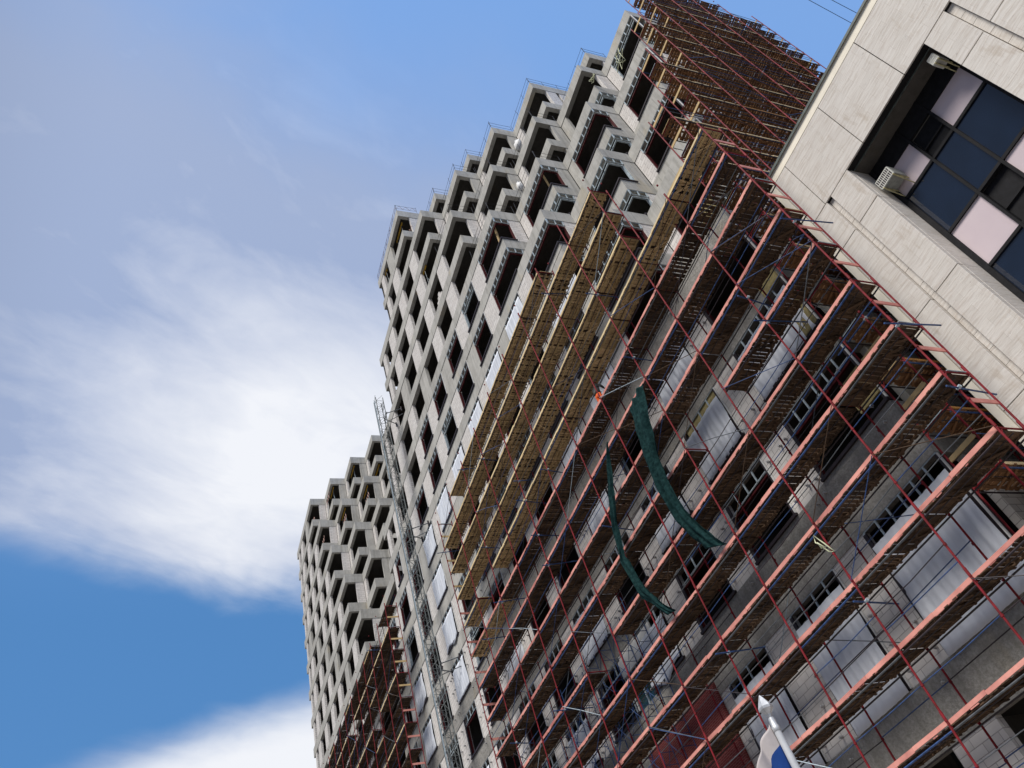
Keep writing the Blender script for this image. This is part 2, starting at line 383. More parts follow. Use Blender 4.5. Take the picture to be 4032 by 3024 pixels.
def window_frame(mb, x0, x1, yf, zn, zb, corner, hl=.48, liner='liner_red', sill=True):
    """galvanised rung frame under the beam, dark liner, sill"""
    y = yf + .03; zl = zb - hl
    def ladder(p, q, nr):
        p, q = Vector(p), Vector(q); d = q - p
        for dz in (0.02, hl): mb.bar(p - Vector((0, 0, dz)), q - Vector((0, 0, dz)), .032, .032, 'galv')
        for a in range(nr + 1):
            t = p + d * (a / nr); mb.bar(t - Vector((0, 0, .02)), t - Vector((0, 0, hl)), .055, .05, 'galv', (0, 1, 0))
    ladder((x0 + .03, y, zb), (x1 - .03, y, zb), max(2, round((x1 - x0) / .62)))
    mb.box(x0, x1 - .12, y + .10, y + .19, zl - .10, zl - .03, liner)
    mb.box(x0 + .001, x0 + .06, y + .035, y + .20, zn + .12, zl - .11, liner)
    if corner:
        ladder((x1 - .04, y + .05, zb), (x1 - .04, y + 1.08, zb), 2)
        mb.box(x1 - .19, x1 - .10, y + .20, y + 1.10, zl - .10, zl - .03, liner)
        mb.box(x1 - .24, x1 - .075, y + 1.05, y + 1.115, zn + .12, zl - .11, liner)
    else:
        mb.box(x1 - .09, x1 - .002, y - .05, y + .22, zn + .02, zb - .08, 'dark_trim')
        mb.box(x1 - .002, x1 + .05, y - .06, y - .005, zn + .02, zb - .08, 'white_trim')
    if sill:
        mb.box(x0 - .05, x1 + (.05 if not corner else .06), y - .12, y + .12, zn + .004, zn + .11, 'dark_trim')
        if corner: mb.box(x1 - .12, x1 + .06, y + .122, y + 1.1, zn + .004, zn + .11, 'dark_trim')

# main tower
XT, ZT, H = -36.967, 70.129, 3.7719
xc1 = lambda i: -10.80 if i >= 6 else XT + PX*i
hs1 = []
for n in range(15):
    zt = ZT - H*n; hs1.append((n, zt, zt - 1.05, ZT - H*(n+1) if n < 14 else 13.5))
hs1 += [(15, 13.5, 11.38, 7.25), (16, 7.25, 5.58, 1.6), (17, 1.6, .2, GZ)]
caps = {0: 0, 1: 1, 2: 2, 3: 2, 4: 3, 5: 4, 6: 4}
def ntop1(i, j):
    i = min(i, 6)
    if i <= 0: return 0 if j >= 0 else 99
    jj = min(j, caps[i]); v = 2*(i - jj)
    lim = {1: 1, 2: 1, 3: 2, 4: 2, 5: 3, 6: 4}[i]
    return max(v, lim)
t1 = thing('concrete_building', 'stepped grey concrete apartment tower in raw frame, rising behind the long red scaffold', 'building', (-30, 22, GZ), 'stepped concrete towers')
fr1 = tower(t1, xc1, ZT, hs1, lambda n: max(-5, -1 - n//2), 6, ntop1, 9, None, None)
# second tower
X2, Z2 = -87.66, 76.9
xc2 = lambda i: -63.12 if i >= 5 else (-100.2 if i <= -3 else X2 + PX*i)
hs2 = [(n, Z2 - H*n, Z2 - H*n - 1.1, Z2 - H*(n+1)) for n in range(20)] + [(20, Z2 - H*20, Z2 - H*20 - 1.1, GZ)]
t2 = thing('concrete_building', 'farther stepped grey concrete tower, left of the lattice hoist mast', 'building', (-85, 22, GZ), 'stepped concrete towers')
fr2 = tower(t2, xc2, Z2, hs2, lambda n: -2, 5, lambda i, j: max(0, 2*(min(i, 5) - min(j, max(i, 0)))), 7, None, None)

# window frames of the main tower
sheet_cells = {(3, 8), (2, 8), (1, 8), (0, 8), (-1, 8), (-2, 8), (-2, 9), (-2, 10), (-4, 10), (-4, 11), (-2, 11), (5, 12), (6, 13), (5, 13), (4, 13), (1, 14), (2, 13), (4, 11), (3, 11), (6, 15), (5, 15), (4, 15), (3, 14), (0, 12), (-4, 13), (-2, 13), (3, 12), (4, 9)}
ni = []
for (c, j, n, x0, x1, yf, zn, zb, endx) in fr1:
    if n >= 16: continue
    if not (n >= 6 or (c, j, n) in ((5, 3, 5), (6, 4, 4), (6, 4, 5), (6, 3, 5), (6, 3, 6), (5, 4, 5))): continue
    if x1 < -62 or (c < -1 and n < 7) or j > 5 : continue
    mbw = MB(); big = n == 15
    window_frame(mbw, x0, x1, yf, zn, zb, endx and c < 6, .62 if n >= 14 else .48, 'galv' if (j > 0 and n % 2) or (c*5 + n*3) % 7 == 0 else 'liner_red', not big)
    if n >= 12:
        mbw.box(x0 - .02, x0 + .12, yf - .03, yf + .03, zn, zb - .1, 'dark_trim')
    ni.append((dist((x0, yf, zn)), mbw, (0, 0, 0)))
many(ni, 'window_frame', t1, 98)
# anchor brackets waiting for the cladding, on the block walls and beams behind the scaffold
an = MB()
for n in range(11, 17):
    zt, zb, zn = hs1[n][1:4]
    for i in range(-3, 7):
        for xo in (-.62, .12, .55):
            for zz in (zn + .35, zn + 1.25, zn + 2.15, zt - .35):
                if random.random() < .35: continue
                x = xc1(i) + xo + jit(.06); z = zz + jit(.08)
                if x > -11: continue
                an.box(x, x + .07, Y0 - .11, Y0 + .03, z, z + .04, 'anchor'); an.box(x, x + .012, Y0 - .11, Y0 + .03, z - .04, z + .04, 'anchor')
o = an.build('anchor_bracket', t1); o['kind'] = 'stuff'
# brick cladding patch
bk = MB(); bk.box(-29.6, -23.75, Y0 - .14, Y0 - .005, 5.0, 11.9, 'red_brick'); bk.box(-27.5, -24.5, Y0 - .19, Y0 - .141, 10.35, 10.5, 'black_void')
o = bk.build('brick_cladding', t1); o['label'] = 'patch of finished red brick facing'
gw = MB()
gw.box(-29.3, -26.0, Y0 + .02, Y0 + .09, 13.4, 15.9, 'glass_green'); gw.box(-29.3, -26.0, Y0 - .08, Y0 + .0, 15.2, 16.0, 'white_trim')
for x in (-29.3, -28.2, -27.1, -26.0): gw.box(x - .04, x + .04, Y0 - .02, Y0 + .019, 13.4, 15.2, 'galv')
gw.build('window', t1)
# insulation patches on the wall (mustard) seen between decks
for (x0, x1, z0, z1) in ((-18.55, -16.15, 19.52, 20.02), (-11.75, -10.82, 20.0, 20.9), (-11.75, -10.82, 17.4, 18.9), (-11.75, -10.82, 13.9, 15.1), (-11.75, -10.82, 24.9, 25.9)):
    ins = MB(); ins.box(x0, x1, Y0 + (.07 if x1 < -12 else -.09), Y0 + (.12 if x1 < -12 else -.004), z0, z1, 'insul')
    if x1 > -12:
        for q in range(4):
            xx, zq = x0 + .15 + .2*q, z0 + .3 + .4*(q % 2); ins.box(xx, xx + .07, Y0 - .10, Y0 - .091, zq, zq + .07, 'white_trim')
    o = ins.build('insulation_panel', t1)

# ------------------------------------------------------------------ plastic sheets over openings
def sheet(x0, x1, y, z0, z1, fold=.05, nx=64, nz=12, tear=False, seed=0):
    rnd = random.Random(seed); ph = rnd.uniform(0, 6); rows = []
    for a in range(nz + 1):
        t = a / nz; row = []
        for b_ in range(nx + 1):
            s_ = b_ / nx; x = x0 + (x1 - x0)*s_
            z = z1 + (z0 - z1)*t
            w = math.sin(s_*70*(x1-x0)/3 + ph + 2*t)*fold*.38 + math.sin(s_*38 + ph + 1.5*math.sin(t*3 + ph))*fold*.45 + math.sin(s_*9 + t*4 + ph)*fold + rnd.uniform(-1, 1)*fold*.22
            if tear and t > .6: z += .5*(t - .6)*math.sin(s_*7 + ph); x += .25*(t-.6)*math.sin(t*5)
            w *= .35 + math.sin(math.pi*min(1, t*1.02))*.65
            row.append((x, y - .07 - abs(fold) + w, z))
        rows.append(row)
    mb = MB(); mb.grid(rows, 'sheeting'); o = mb.build('plastic_sheet', None, True)
    md = o.modifiers.new('thick', 'SOLIDIFY'); md.thickness = .006
    return o
ordn = {8: 'eighth', 9: 'ninth'}
sheet_lab = {
 (3, 8): 'white plastic sheet over a window, highest along the left edge of yellow decks',
 (2, 8): 'white plastic sheet over a window, second down along the left edge of yellow decks',
 (1, 8): 'white plastic sheet over a window, third down along the left edge of yellow decks',
 (0, 8): 'white plastic sheet over a window, fourth down along the left edge of yellow decks',
 (-1, 8): 'white plastic sheet over a window, fifth down along the left edge of yellow decks',
 (-2, 8): 'white plastic sheet over a window, topmost in the column between hoist mast and scaffold',
 (-2, 9): 'pleated white plastic sheet, second from top between hoist mast and scaffold',
 (-2, 10): 'crumpled white plastic sheet with a loose fold, between hoist mast and scaffold',
 (-2, 11): 'pleated white plastic sheet just above the big black window beside the scaffold',
 (-2, 13): 'white plastic sheet below the big black window by the scaffold edge',
 (-4, 10): 'white plastic sheet left of the hoist mast, upper one beside the dark red scaffold',
 (-4, 11): 'pleated white plastic sheet left of the hoist mast, lower one beside the dark red scaffold',
 (-4, 13): 'white plastic sheet left of the hoist mast at the bottom edge of the view',
 (6, 13): 'long pale plastic sheet at the tower corner, over the upper window near the stone building',
 (6, 15): 'large grey translucent plastic sheet over the tall corner opening low on the right',
 (5, 15): 'large grey translucent plastic sheet above and right of the flagpole tip',
 (4, 15): 'large grey translucent plastic sheet directly behind the flagpole tip',
}
for (c, j, n, x0, x1, yf, zn, zb, endx) in fr1:
    if j == 0 and (c, n) in sheet_cells:
        lab = sheet_lab.get((c, n))
        top = zb - (.62 if n >= 14 else .50); full = n == 15
        sx0, sx1 = x0 + .05, x1 - .03
        if c == 6: sx1 = x1 - .05
        o = sheet(sx0, sx1, yf + (.02), zn + (.02 if not full else -.05), top - (0 if not full else -.02), 0.035 if n < 12 else .05, 72, 12, n in (10, 14), c*31 + n)
        tag(o, lab or ('white plastic sheet over a window, partly hidden behind the scaffold decks'), 'plastic sheet', 'plastic sheets over window openings')

# ------------------------------------------------------------------ scaffolds
def deck_mb(L, D, style, seed):
    rnd = random.Random(seed); mb = MB(); mat = {'new': 'wood_new', 'rust': 'wood_rust'}.get(style, 'wood_old')
    a = .02; gaps = []
    hole = rnd.random() < (.25 if style == 'new' else .7); ha = rnd.uniform(.2, .7)*L
    while a < L - .05:
        w = rnd.choice((.10, .12, .14, .15)); w = min(w, L - .02 - a)
        d0, d1 = .05 + rnd.uniform(-.03, .03), D - .05 + rnd.uniform(-.03, .03)
        z = rnd.uniform(-.014, .012)
        mb.add([(a, d0, z - .03), (a + w, d0 + rnd.uniform(-.02, .02), z - .03), (a + w, d1, z - .03), (a, d1 + rnd.uniform(-.02, .02), z - .03),
                (a, d0, z), (a + w, d0, z), (a + w, d1, z), (a, d1, z)],
               [(0, 3, 2, 1), (4, 5, 6, 7), (0, 1, 5, 4), (1, 2, 6, 5), (2, 3, 7, 6), (3, 0, 4, 7)], mat)
        gp = rnd.uniform(.008, .03) if style == 'old' else (rnd.uniform(.012, .04) if rnd.random() < .72 else rnd.uniform(.07, .14))
        if hole and abs(a - ha) < .55: gp = rnd.uniform(.03, .07)
        a += w + gp
    if style == 'new': mb.box(.03, L - .03, .07, D - .07, .022, .034, 'wood_old')  # dark sheet added above the planks so the gaps look shaded
    half = L/2
    for s0, s1 in ((.04, half - .03), (half + .03, L - .04)):
        for dd in ((.20, .82) if style == 'old' else (.22, .55, .80)):
            dj = dd*D + rnd.uniform(-.05, .05); de = rnd.uniform(-.06, .06)
            mb.bar((s0, dj, -.056), (s1, dj + de, -.056), .085, .03, 'wood_beam' if style == 'new' else mat)
        if style == 'old' or rnd.random() < .35:
            mb.bar((s0 + .25, .18*D, -.082), (s0 + .25 + rnd.uniform(.3, .8), .8*D, -.082), .09, .028, mat)
        for q in range(2): mb.bar((s0 + rnd.uniform(.1, half - .3), .1*D, -.082), (s0 + rnd.uniform(.1, half - .3), .9*D, -.082), .07, .028, mat)
    return mb
DECKS = {}
def deck_var(L, D, style, axis, k):
    key = (round(L, 2), style, axis, k)
    if key not in DECKS:
        mb = deck_mb(L, D, style, hash(key) % 9999 if False else (k*17 + len(style)*5 + axis*3 + int(L*100)))
        if axis == 1: mb.v = [(-d_, a_, z_) for a_, d_, z_ in mb.v]
        DECKS[key] = {'mb': mb, 'mesh': mb.mesh('deck')}
    return DECKS[key]
def scaffold(root, P, nodes, tops, levels, lev_z, bay_on, style_of, toe_of, axis, width=1.0, steel='steel_red', braces=True, tie_p=.14, rail=True, detail=True, rs=.030):
    """P(a,d,z) -> world. nodes: positions along; tops: top z per node; bay_on(b,k): deck in bay b at level k"""
    nb = len(nodes) - 1
    lv = sorted(levels)
    # standards with frame rungs
    for q, a in enumerate(nodes):
        for dd in (0.0, width):
            mb = MB(); zt = tops[q]
            mb.tube([P(a, dd, GZ), P(a + jit(.02), dd, zt*.5), P(a, dd, zt)], rs, steel, 8)
            for k in lv:
                z = lev_z(k)
                if z < zt + .1 and detail:
                    mb.tube([P(a, dd, z + .02), P(a, dd, z + .26)], rs*1.28, steel, 8)
                    mb.tube([P(a, dd, z + .93), P(a, dd, z + .99)], rs*1.4, steel, 8)
            mb.build('standard', root)
    tr = []; led = []; ends = []; brc = []; ties = []; decks = []; toes = []
    for k in lv:
        z = lev_z(k)
        for q, a in enumerate(nodes):
            if z > tops[q] + .1: continue
            on = (q > 0 and bay_on(q-1, k)) or (q < nb and bay_on(q, k))
            mb = MB(); mb.tube([P(a, 0, z - .03), P(a, width, z - .03)], .026, steel)
            if detail:
                mb.tube([P(a, 0, z - .22), P(a, .13, z - .03)], .015, steel); mb.tube([P(a, width, z - .22), P(a, width - .13, z - .03)], .015, steel)
                if random.random() < .7:
                    mb.box_p = None
                    p0, p1 = P(a, .18, z + .0), P(a, width - .12, z + .0)
                    mb.bar(p0, p1, .09, .02, 'galv' if random.random() < .5 else 'wood_beam')
            if (q in (0, nb) or (axis == 1 and z > tops[q-1] - .5)) and detail and z + 1.1 < tops[q] + .2:       # end board and rail
                eb = MB(); eb.bar(P(a, .0, z + .92), P(a, width, z + .92), .03, .14, 'pink_paint' if k <= 12 and axis == 0 else 'wood_beam'); ends.append((dist(P(a, .5, z)), eb, (0, 0, 0)))
            tr.append((dist(P(a, .5, z)), mb, (0, 0, 0)))
            if random.random() < tie_p:
                t_ = MB(); r0 = random.uniform(-.65, -.3); zz = z - random.uniform(.15, .9); aj = jit(.35)
                t_.tube([P(a + .05, r0, zz), P(a + .05 + aj, width + .45, zz + jit(.06))], .026, 'steel_blue')
                t_.box_p = None
                pc = P(a + .03, 0, zz); t_.tube([(pc[0]-.06, pc[1], pc[2]), (pc[0]+.06, pc[1], pc[2]+.02)], .05, 'galv')
                ties.append((dist(P(a, 0, zz)), t_, (0, 0, 0)))
        for b in range(nb):
            if min(tops[b], tops[b+1]) + .1 < z: continue
            on = bay_on(b, k); a0, a1 = nodes[b], nodes[b+1]; L = a1 - a0
            mid = P((a0+a1)/2, .5, z)
            if not detail and not on: continue
            lm = MB()
            if on:
                st_ = style_of(b, k); dv = deck_var(L, width, st_, axis, random.randrange(7))
                base = P(a0, 0, z - .06); decks.append((dist(mid), dv, base))
                led_col = random.choice(('steel_blue', 'steel_grey', 'dark_trim')) if k <= 12 else 'dark_trim'
                lm.tube([P(a0, .05, z - .19), P(a1, .05, z - .19)], .027, led_col); lm.tube([P(a0, width - .05, z - .19), P(a1, width - .05, z - .19)], .024, 'dark_trim')
                lm.tube([P(a0, .40, z - .17), P(a1, .40 + jit(.1), z - .17)], .014, 'dark_trim')
                tm = toe_of(b, k)
                if tm:
                    mb = MB(); j0, j1 = jit(.02), jit(.02); hh = .12 if tm == 'pink_paint' else (.10 if axis == 0 else .07)
                    cut = L*random.uniform(.35, .65)
                    for s0, s1, jj in ((0, cut, 0), (cut + .008, L, jit(.02))):
                        mb.bar(P(a0 + s0, .055, z - .06 + hh/2 + j0 + jj), P(a0 + s1, .055 + jit(.012), z - .06 + hh/2 + j1 + jj), .032, hh + jit(.015), tm)
                        if detail and tm == 'pink_paint':
                            for _ in range(2):
                                s_ = a0 + s0 + random.uniform(0, max(.01, s1 - s0 - .3)); ln = random.uniform(.08, .3)
                                mb.bar(P(s_, .058, z - .075), P(s_ + ln, .058, z - .075), .03, random.uniform(.01, .03), tm)
                    toes.append((dist(mid), mb, (0, 0, 0)))
            if rail and detail:
                for dz in (.5, .98):
                    if z + dz < min(tops[b], tops[b+1]) + .2 and random.random() < .8:
                        sag = jit(.05)
                        lm.tube([P(a0, .03, z + dz), P((a0+a1)/2, .03, z + dz + sag), P(a1, .03, z + dz + jit(.03))], .014, random.choice(('steel_blue', 'steel_grey', 'dark_trim')))
                if random.random() < .5: lm.tube([P(a0, width, z + 1.0), P(a1, width, z + 1.0 + jit(.1))], .016, random.choice(('steel_blue', 'dark_trim')))
            if lm.v: led.append((dist(mid), lm, (0, 0, 0)))
            if braces and z > lev_z(lv[0]) and detail:
                if (b + k) % 2 == 0 and random.random() < .6:
                    mb = MB(); up = 1 if (b // 2 + k // 2) % 2 else -1
                    z0_, z1_ = (z - 1.95, z + .0) if up > 0 else (z + .0, z - 1.95)
                    y_ = random.choice((-.035, width + .03))
                    pm = P((a0+a1)/2, y_, (z0_+z1_)/2 + jit(.05))
                    mb.tube([P(a0 + .03, y_, z0_), pm, P(a1 - .03, y_, z1_)], .016, random.choice(('steel_grey', 'galv', 'steel_blue')))
                    brc.append((dist(mid), mb, (0, 0, 0)))
                if random.random() < .33:
                    mb = MB(); s_ = random.choice((-1, 1))
                    mb.tube([P(a0 + .02, -.05, z - 1.0 - s_*.95), P(a1 - .02, -.05, z - 1.0 + s_*.95)], .013, random.choice(('dark_trim', 'steel_blue', 'wood_old')))
                    brc.append((dist(mid), mb, (0, 0, 0)))
    many(led, 'ledger', root); many(ends, 'end_board', root); many(tr, 'transom', root); many(decks, 'deck', root); many(toes, 'toe_board', root)
    if brc: many(brc, 'brace', root)
    if ties: many(ties, 'tie_tube', root)

LZ = lambda k: 1.429 + 2.0*k
YS, NX0, NDX = 17.506, -11.041, 2.9544
nodes1 = [NX0 + NDX*i for i in range(-11, 2)]         # index 0 is i=-11
def i_of(q): return q - 11
tops1 = []
for q in range(len(nodes1)):
    i = i_of(q)
    tops1.append(24.0 if i == -11 else 33.55 if i <= -3 else 33.2 if i == -2 else 31.55 if i == -1 else 25.6)
def on1(b, k):
    i = i_of(b)                                        # bay from i to i+1
    if i == -11: return False
    if k == 16: return -9 <= i <= -4
    if 13 <= k <= 15: return i <= -2 and not (k == 15 and i == -10) or (k == 15 and i == -10)
    if k == 14 and i == -10: return False
    return not ((b*5 + k*3) % 23 == 0)
tops1 = tops1[1:]; nodes1 = nodes1[1:]
def on1b(b, k): return on1(b + 1, k)
scf = thing('scaffold', 'long red steel scaffold with pink toe boards and plank decks along the tower front', 'scaffold', (-24, 18, GZ), 'facade scaffolds')
scaffold(scf, lambda a, d_, z: (a, YS + d_, z), nodes1, tops1, range(0, 17), LZ, on1b,
         lambda b, k: 'new' if k >= 12 or (k == 11 and b < 2) else 'old', lambda b, k: 'pink_paint' if k <= 11 else 'toe_yellow', 0)

# scaffold round the end wall, facing the stone building
XE = -9.15
nodesE = [18.68 + 2.945*q for q in range(8)]
topsE = [30.9, 39.0, 46.9, 54.9, 57.4, 57.4, 57.4, 57.2]
kE = [14, 18, 22, 26, 28, 28, 28]
sce = thing('scaffold', 'tall brown scaffold wrapping the tower end above the stone building roof', 'scaffold', (XE - .5, 28, GZ), 'facade scaffolds')
scaffold(sce, lambda a, d_, z: (XE - d_, a, z), nodesE, [max(a, b) for a, b in zip(topsE, topsE)], range(4, 29), LZ, lambda b, k: k <= kE[b],
         lambda b, k: 'rust', lambda b, k: random.choice(('toe_yellow', 'toe_yellow', 'orange_wood')) if random.random() < .75 else None, 1, braces=True, tie_p=.05)

# scaffold at the foot of the farther tower
nodes3 = [-55.3 - 2.9544*q for q in range(16)][::-1]
scf3 = thing('scaffold', 'dark red scaffold at the foot of the farther tower, left of the hoist mast', 'scaffold', (-77, 18, GZ), 'facade scaffolds')
scaffold(scf3, lambda a, d_, z: (a, YS + d_, z), nodes3, [37.1]*16, range(6, 18), lambda k: 37.0 - 2.0*(17 - k), lambda b, k: (b*7 + k*5) % 11 != 0,
         lambda b, k: 'old', lambda b, k: 'toe_yellow' if k % 2 == 0 else ('wood_beam' if b % 3 == 0 else None), 0, detail=True, braces=True, tie_p=.03)
# small scaffold beyond the farther tower's end
nodes4 = [20.4 + 2.9*q for q in range(3)]
scf4 = thing('scaffold', 'small open scaffold with yellow decks at the far left end of the farther tower', 'scaffold', (-101.5, 22, GZ), 'facade scaffolds')
scaffold(scf4, lambda a, d_, z: (-102.0 + d_, a, z), nodes4, [51.0, 49.0, 47.0], range(14, 25), lambda k: 47.4 - 2.2*(24 - k), lambda b, k: k % 2 == 0,
         lambda b, k: 'new', lambda b, k: None, 1, detail=False, steel='steel_grey')

# blue ladder frames standing on inner decks, low in the middle
blue = thing('scaffold_tower', 'blue steel ladder frames standing behind the red scaffold, low in the middle', 'scaffold', (-30, 19, GZ))
for q in range(7):
    x = -35.5 + q*1.55; fm = MB()
    for dy in (.12, .72): fm.tube([(x, 18.75 + dy, 7), (x, 18.75 + dy, 17.4)], .022, 'steel_blue')
    for s_ in range(20): fm.tube([(x, 18.87, 7.2 + .5*s_), (x, 19.47, 7.2 + .5*s_)], .014, 'steel_blue')
    fm.build('ladder_frame', blue)
for q in range(6):
    x = -35.5 + q*1.55; bm_ = MB()
    for zz in (8, 10.2, 12.4, 14.6):
        bm_.tube([(x, 18.87, zz), (x + 1.55, 18.87, zz + 2)], .012, 'steel_blue'); bm_.tube([(x, 18.87, zz + 2), (x + 1.55, 18.87, zz)], .012, 'steel_blue')
    bm_.build('brace', blue)

# ------------------------------------------------------------------ hoist mast
mast = thing('hoist_mast', 'slender grey lattice hoist mast standing up the tower face, tied to the wall', 'hoist mast', (-48.2, 17.93, GZ))
mx0, mx1, my0, my1, mtop = -48.55, -47.87, 17.6, 18.27, 54.35
lm = MB()
for x in (mx0, mx1):
    for y in (my0, my1): lm.tube([(x, y, GZ), (x, y, mtop)], .040, 'mast_grey', 6)
z = GZ; sg = 0
while z < mtop - .1:
    h = 1.5/2
    corners = [(mx0, my0), (mx1, my0), (mx1, my1), (mx0, my1)]
    for a in range(4):
        p, q = corners[a], corners[(a+1) % 4]
        lm.tube([(*p, z), (*q, z)], .020, 'mast_grey', 4)
        if sg % 2: p, q = q, p
        lm.tube([(*p, z), (*q, z + h)], .016, 'mast_grey', 4)
    z += h; sg += 1
lm.build('mast_frame', mast)
rk = MB(); rk.box(mx0 + .3, mx0 + .38, my0 - .09, my0 - .03, GZ, mtop - .2, 'galv'); rk.build('rack', mast)
for zt_ in (52.2, 38.9, 27.2, 17.2):
    ti = MB()
    for dx_, dyy in ((-.9, Y0), (.9, Y0)):
        ti.tube([(-48.2 + dx_*.4, my1, zt_), (-48.2 + dx_*1.1, dyy, zt_ + .1)], .04, 'steel_grey')
    ti.tube([(mx0 - .2, my1 + .05, zt_), (mx1 + .2, my1 + .05, zt_)], .05, 'steel_grey'); ti.tube([(-48.2 - .36, my1, zt_ - .5), (-47.2, Y0, zt_ - .6)], .03, 'steel_grey')
    ti.tube([(-49.2, Y0 - .06, zt_ - .2), (-49.2, Y0 - .06, zt_ + .3)], .07, 'dark_trim'); ti.tube([(-47.2, Y0 - .06, zt_ - .2), (-47.2, Y0 - .06, zt_ + .3)], .07, 'dark_trim')
    ti.build('wall_tie', mast)

# ------------------------------------------------------------------ the stone clad building on the right
YB = 19.6
stone = thing('stone_building', 'pale travertine clad building with dark ribbon windows in deep recesses, at the right', 'building', (0, 24, GZ))
def panel(x0, x1, z0, z1, y0=YB, y1=None, gap=.013):
    mb = MB(); mb.box(x0 + gap, x1 - gap, y0, (y0 + .06) if y1 is None else y1, z0 + gap, z1 - gap, 'travertine')
    me = mb.mesh('wall_panel'); o = link('wall_panel', me, stone)
    bv = o.modifiers.new('bevel', 'BEVEL'); bv.width = .008; bv.segments = 1
    return o
ZB = 22.65
core = MB()
core.box(-8.86, 26, YB + .064, YB + .30, 19.95, ZB + .3, 'black_void')          # backing of the top band
core.box(-8.86, 26, YB + 2.0, YB + 14, GZ, ZB + .1, 'concrete_in'); core.build('wall', stone)
cr = MB()                                                                      # plain render margin along roof and corner
cr.box(-8.90, 26, YB - .004, YB + .07, ZB + .001, ZB + .42, 'cream'); cr.box(-8.90, -8.66, YB - .004, YB + .07, GZ, ZB, 'cream')
cr.box(-8.90, -8.83, YB + .071, YB + 2.0, GZ, ZB + .42, 'cream'); cr.build('render_margin', stone)
cp = MB(); cp.box(-8.98, 26, YB - .06, YB + .6, ZB + .421, ZB + .47, 'coping'); cp.box(-8.98, 26, YB - .07, YB - .061, ZB + .36, ZB + .47, 'coping'); cp.build('coping', stone)
xs = [-8.65, -7.88, -5.68, -3.48, -1.28, .92, 3.12, 5.32, 7.52, 9.72]
for a, b_ in zip(xs[:-1], xs[1:]): panel(a, b_, 19.94, ZB)
zrow = [19.94, 18.24, 14.46, 10.69, 6.91, 3.13, GZ]
for bay in range(3):
    off = bay*6.2
    pa = (-8.65 + off, -7.80 + off); pb = (-7.58 + off, -6.6 + off)
    if bay > 0: pa = (-1.35 + (bay-1)*6.2 - .0 + (0), -.40 + (bay-1)*6.2); pb = None
    for a, b_ in zip(zrow[:-1], zrow[1:]):
        panel(pa[0], pa[1], b_, a, YB, YB + .2)
        if bay == 0: panel(pb[0], pb[1], b_, a, YB, YB + .2)
        panel(-2.55 + off, -1.60 + off, b_, a, YB, YB + .2)
    gx = [(-7.80, -7.58)] if bay == 0 else []
    gx.append((-1.60 + off, -1.35 + off))
    for g0, g1 in gx:
        zz = 19.94
        while zz > GZ:
            hh = random.choice((.5, .7, .62)); panel(g0, g1, max(GZ, zz - hh), zz, YB + .13, YB + .2, .002); zz -= hh
    # recess: reveals, soffit
    l, r_ = -6.6 + off, -2.55 + off
    for a, b_ in zip(zrow[:-1], zrow[1:]):
        panel(l - .1, l - .001, b_, a, YB + .2, YB + 1.06, .004); panel(r_ + .001, r_ + .1, b_, a, YB + .2, YB + 1.06, .004)
    sf = MB(); sf.box(l - .1, r_ + .1, YB + .31, YB + 1.1, 19.95, 20.1, 'concrete_in'); sf.box(l, r_, YB + .30, YB + .309, 19.9, 19.96, 'coping'); sf.build('soffit', stone)
    # curtain wall
    yg = YB + 1.05
    cols = [(l + .16, l + 1.44), (l + 1.52, l + 2.42), (l + 2.50, l + 3.86)]
    fm = MB()
    for x in (l + .0, l + 1.44, l + 2.42, l + 3.86):
        w = .16 if x in (l,) else (.19 if x > l + 3.8 else .08); fm.box(x, x + w, yg - .10, yg + .05, GZ, 19.93, 'frame_dark')
    for k in range(6):
        zt_ = 19.93 if k == 0 else 16.07 - 3.776*(k-1); zb_ = 18.1 - 3.776*k if k == 0 else 14.33 - 3.776*(k-1)
        for zz in (zb_, zt_):
            fm.box(l + .17, r_ - .18, yg - .07, yg + .04, zz - .05, zz + .05, 'frame_dark')
        if k == 0: fm.box(l + .17, r_ - .18, yg - .06, yg + .03, 19.25, 19.879, 'frame_dark')
        for ci, (c0, c1) in enumerate(cols):
            pane = MB(); zz1 = 19.25 if k == 0 else zt_ - .05
            if ci == 1: pane.box(c0 + .002, c1 - .002, yg + .08, yg + .10, zb_ + .05, zz1, 'frame_dark')
            else: pane.box(c0 + .002, c1 - .002, yg - .01, yg + .01, zb_ + .05, zz1, 'reflection_pink')
            pn = pane.build('window_pane', stone)
            if ci == 1:
                rl = MB()
                for t_ in (.45,): rl.box(c0 + .01, c1 - .01, yg + .02, yg + .06, zb_ + t_*(zz1 - zb_) - .03, zb_ + t_*(zz1 - zb_) + .03, 'frame_dark')
                rl.build('rail', pn)
            sp = MB(); zs0, zs1 = zb_ - .05, 16.07 - 3.776*k + .05
            sp.box(c0 + .002, c1 - .002, yg - .02, yg, zs1 + .002, zs0 - .002, 'glass_dark' ); sp.build('spandrel_panel', stone)
    fm.build('window_frame', stone)
